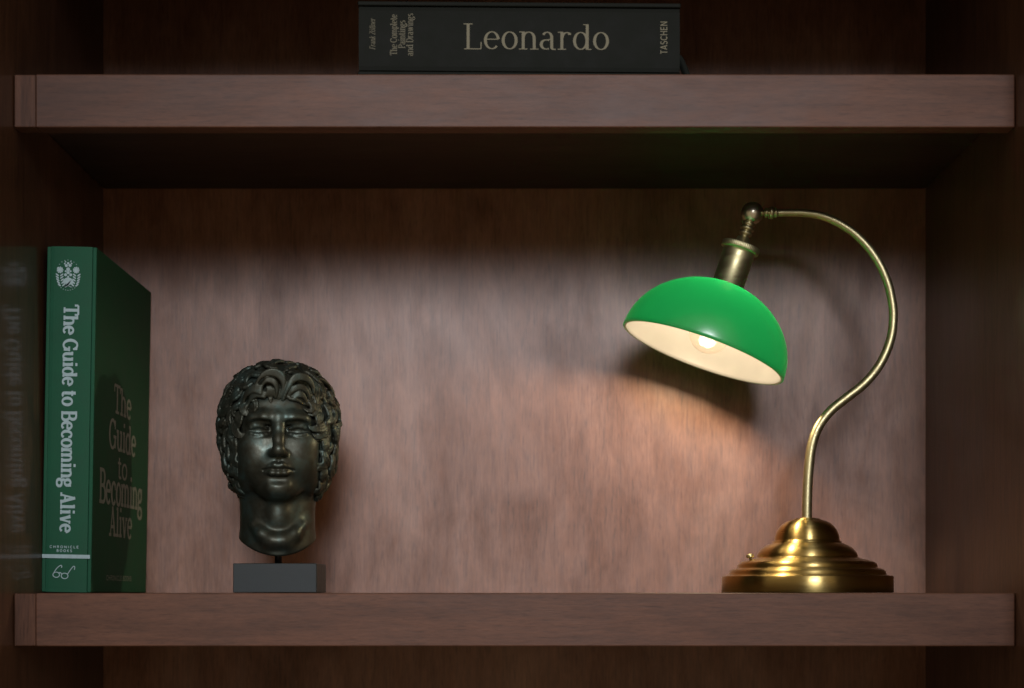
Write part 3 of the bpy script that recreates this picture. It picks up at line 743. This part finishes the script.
    cut = (-105.5+11.5*(x/33.0)**2+0.07*(y+20)**1.0)-z
    k = 2.4; A = f.D; hh = np.maximum(k-np.abs(A-cut), 0)/k
    f.D = (np.maximum(A, cut)+hh*hh*k*0.25).astype(np.float32)
    return f

HP = [(58.5, 0), (58, 6), (56.4, 16), (54, 23), (49.5, 29.5), (42.5, 37.5), (33.5, 43.6), (26, 46.8), (16, 49.8), (8, 51), (0, 50.8), (-8, 49.8), (-20, 48.4), (-30, 47.2), (-43, 43), (-50, 39.8), (-56, 35.5), (-61, 29), (-63, 20), (-64, 0)]
HC = (1.2, 8.0, -3.0)
_an = np.array([math.atan2(r, z-HC[2]) for z, r in HP]); _rr = np.array([math.hypot(r, z-HC[2]) for z, r in HP])
HYS = 1.13
def env_r(dx, dy, dz):
    return np.interp(np.arctan2(np.sqrt(dx*dx+(dy/HYS)**2), dz), _an, _rr)
def on_env(p, off=0.0):
    d = np.array(p)-np.array(HC); dx, dy, dz = d
    q = math.sqrt(dx*dx+(dy/HYS)**2+dz*dz)+1e-9
    r = float(env_r(dx, dy, dz))+off
    return np.array(HC)+d*(r/q)
def face_open(x, z):                      # > 0 inside the opening of the hair round the face
    w = 34.0-0.04*np.abs(z+20)
    up = np.clip((z-4)/22.0, 0, 1); w = w*np.sqrt(np.clip(1-up**2.2, 0, 1))
    return w-np.abs(x-0.5)
def sculpt_hair(h=0.62):
    f = Field((-60, -60, -72), (62, 80, 68), h); rng = random.Random(11)
    def cap(x, y, z):
        dx, dy, dz = x-HC[0], y-HC[1], z-HC[2]
        q = np.sqrt(dx*dx+(dy/HYS)**2+dz*dz)+1e-6
        return (q-(env_r(dx, dy, dz)-2.5))*0.9
    f.put(cap, (-58, -58, -70), (60, 78, 66), 0.0)
    x, y, z = f.xyz((slice(None),)*3)
    op = np.minimum(face_open(x, z)+0*y, (-1.0-y)+0*x*z)      # an opening through the front
    low = np.minimum((-44-z)+0*x+0*y, (22-y)*1.0+0*x)         # below the jaw the hair stays behind the neck sides
    low = np.minimum(low, 30-np.abs(x)+0*y)
    op = np.maximum(op, low)
    f.D = np.maximum(f.D, op.astype(np.float32)).astype(np.float32)
    def lock(p, head, length, r0, curl, spread=2.5, strands=3, wave=0.0, lift=0.0, steps=9):
        """a lock of a few strands that runs over the envelope and curls"""
        p = on_env(p); c0 = np.array(HC); path = []
        a = head
        for i in range(steps):
            nrm = p-c0; nrm = nrm/np.linalg.norm(nrm)
            up = np.array((0, 0, 1.0)); e1 = np.cross(up, nrm); e1 /= np.linalg.norm(e1)+1e-9; e2 = np.cross(nrm, e1)
            d = e1*math.cos(a)+e2*math.sin(a); side = np.cross(nrm, d)
            t = i/(steps-1)
            path.append((p+nrm*(lift*math.sin(PI*t)-1.0-1.4*t*t), side))
            p = on_env(p+d*length/steps); a += curl*(0.35+1.5*t)/steps+wave*math.cos(2.2*PI*t)/steps
        for s_ in range(strands):
            o = (s_-(strands-1)/2)*spread
            pts = [q+sd*o*(1-0.62*(i/(steps-1))**1.3) for i, (q, sd) in enumerate(path)]
            rs = [r0*(0.75+0.45*math.sin(PI*min(1, 0.2+i/(steps-1)*0.75)))*(1-0.55*(i/(steps-1))**2) for i in range(steps)]
            f.chain(pts, rs, 0.35)
    # crown and sides: locks radiating from the crown
    n = 250
    for i in range(n):
        zt = 1-2*(i+0.5)/n; ph = i*2.399963
        d = np.array((math.sqrt(1-zt*zt)*math.cos(ph), math.sqrt(1-zt*zt)*math.sin(ph), zt))
        p = on_env(np.array(HC)+d*30)
        if p[2] < -58: continue
        if p[1] < 6 and face_open(p[0], p[2]-3) > -1.5: continue
        if p[2] < -40 and abs(p[0]) < 30 and p[1] < 24: continue
        sgn = 1 if p[0] > HC[0] else -1
        if p[1] > 0 or abs(p[0]) < 40: base_a = -PI/2
        else: base_a = -PI/2
        # front view: locks sweep away from the middle line, then down
        e_out = (0.0 if sgn > 0 else PI)
        wgt = max(0.0, min(1, (p[2]-15)/35))
        if p[1] > 10: sw = 0.2
        else: sw = 0.9*wgt
        a = -PI/2+sgn*sw*(1 if p[1] < 30 else 0.3)+rng.uniform(-0.8, 0.8)
        cu = rng.choice((-1, 1))*rng.uniform(1.4, 3.6)
        lock(p, a, rng.uniform(19, 29), rng.uniform(1.35, 1.85), cu, spread=rng.uniform(2.7, 3.4), strands=rng.choice((2, 2, 3)), wave=rng.choice((-1, 1))*rng.uniform(3.0, 6.0), lift=rng.uniform(-0.3, 2.6))
    # locks along the edge of the face
    for sg in (-1, 1):
        for (x, z, a, cu, ln_) in ((33, 13, -1.9, 2.4, 20), (36.5, 3, -1.5, -2.8, 19), (38, -9, -1.7, 3.0, 19), (37.5, -21, -1.4, -3.2, 18), (37, -33, -1.7, 3.0, 17), (36, -44, -1.5, -2.6, 14), (27, 21, -1.1, -3.0, 17)):
            px = sg*(x+rng.uniform(-0.6, 0.6))+0.6
            yy = -HYS*math.sqrt(max(1, np.interp(-z, [-q[0] for q in HP], [q[1] for q in HP])**2-px*px))+HC[1]
            aa = a if sg > 0 else PI-a
            lock((px, yy, z), aa, ln_, 1.25, cu*sg*1.25, 2.2, 4, 0, 1.8)
    def free(pts, r, spread=(2.4, 0, 0), strands=3, k=0.7):
        pts = [np.array(q) for q in spline(pts, 4)]
        for s_ in range(strands):
            o = (s_-(strands-1)/2)
            m_ = len(pts)
            f.chain([q+np.array(spread)*o*(1-0.5*i/(m_-1)) for i, q in enumerate(pts)], [r*(1-0.55*(i/(m_-1))**2) for i in range(m_)], k)
    # the forelock that springs up from the middle of the brow and falls to both sides
    free([(1, -44.5, 26), (4.5, -47, 34), (2, -48, 41.5), (-6, -48.5, 44.5), (-14, -47.5, 41), (-18.5, -45.5, 33.5)], 1.6, (0.5, -0.3, 1.9), 4)
    free([(-2, -45, 26), (-1, -47, 31), (-3.5, -48.3, 36.5), (-9.5, -48, 38), (-13.5, -46.5, 33), (-13, -45.5, 28)], 1.4, (0.4, 0, 1.8), 3)
    free([(-7, -45.5, 26), (-6.5, -46.8, 30), (-8, -47, 33)], 1.3, (1.9, 0, 0.2), 4)
    free([(4, -45, 25), (7.5, -47.5, 33), (13, -48, 40), (21, -46, 41), (27, -42, 36.5), (29, -39.5, 29)], 1.5, (0.2, 0, 1.9), 4)
    free([(8, -45, 27), (12, -47, 31), (18, -46, 33), (23, -44, 30), (25.5, -41, 24)], 1.4, (0.2, 0, 1.8), 3)
    free([(12, -45, 25), (17, -45.5, 27), (21, -43.5, 25), (24, -40, 18.5)], 1.35, (0.3, 0, 1.8), 3)
    free([(-14, -46.5, 30), (-20, -44.5, 31), (-26, -40.5, 27), (-28.5, -37, 20)], 1.5, (0.2, 0, 1.9), 4)
    free([(-11, -46, 26), (-17, -44.8, 26.5), (-22.5, -41.5, 23), (-25, -38.5, 17)], 1.35, (0.2, 0, 1.8), 3)
    return f
BY = 0.138
bq = P(278.3, 430, BY)                    # head centre (mm origin) in the picture
PLW, PLH = 83.6*(D0+BY-0.035)/F, 29.4*(D0+BY-0.035)/F
bust = thing("bust", "small dark bronze head of a curly haired youth mounted on a low grey black plinth", "statue", (bq.x, BY, 0.0003))
bz = bq.z-0.0003
MS = (D0+BY)/F/0.000843                   # scale of the sculpted millimetres
hd = link_mesh("head", sculpt_head().mesh("head"), M['bronze'], bust, True); hd.location = (-0.0006, 0.001, bz+0.0006); hd.scale = (MS,)*3; hd.rotation_euler = (math.radians(3.0), 0, math.radians(8.5))
hr = link_mesh("hair", sculpt_hair().mesh("hair"), M['bronze_rough'], hd, True)
bm = bmesh.new(); lathe(bm, [(0, PLH-0.002), (0.0030, PLH-0.002), (0.0030, bz-0.094), (0, bz-0.094)], Vector((0.0, 0.0, 0)), Vector((0, 0, 1)), 32)
obj("pin", bm, M['pin'], bust)
px_l = P(233.0, 593, BY-0.035).x-bq.x
boxobj("plinth", (px_l, px_l+PLW, -0.035, 0.035, 0, PLH), M['plinth'], bust, 0.0006)
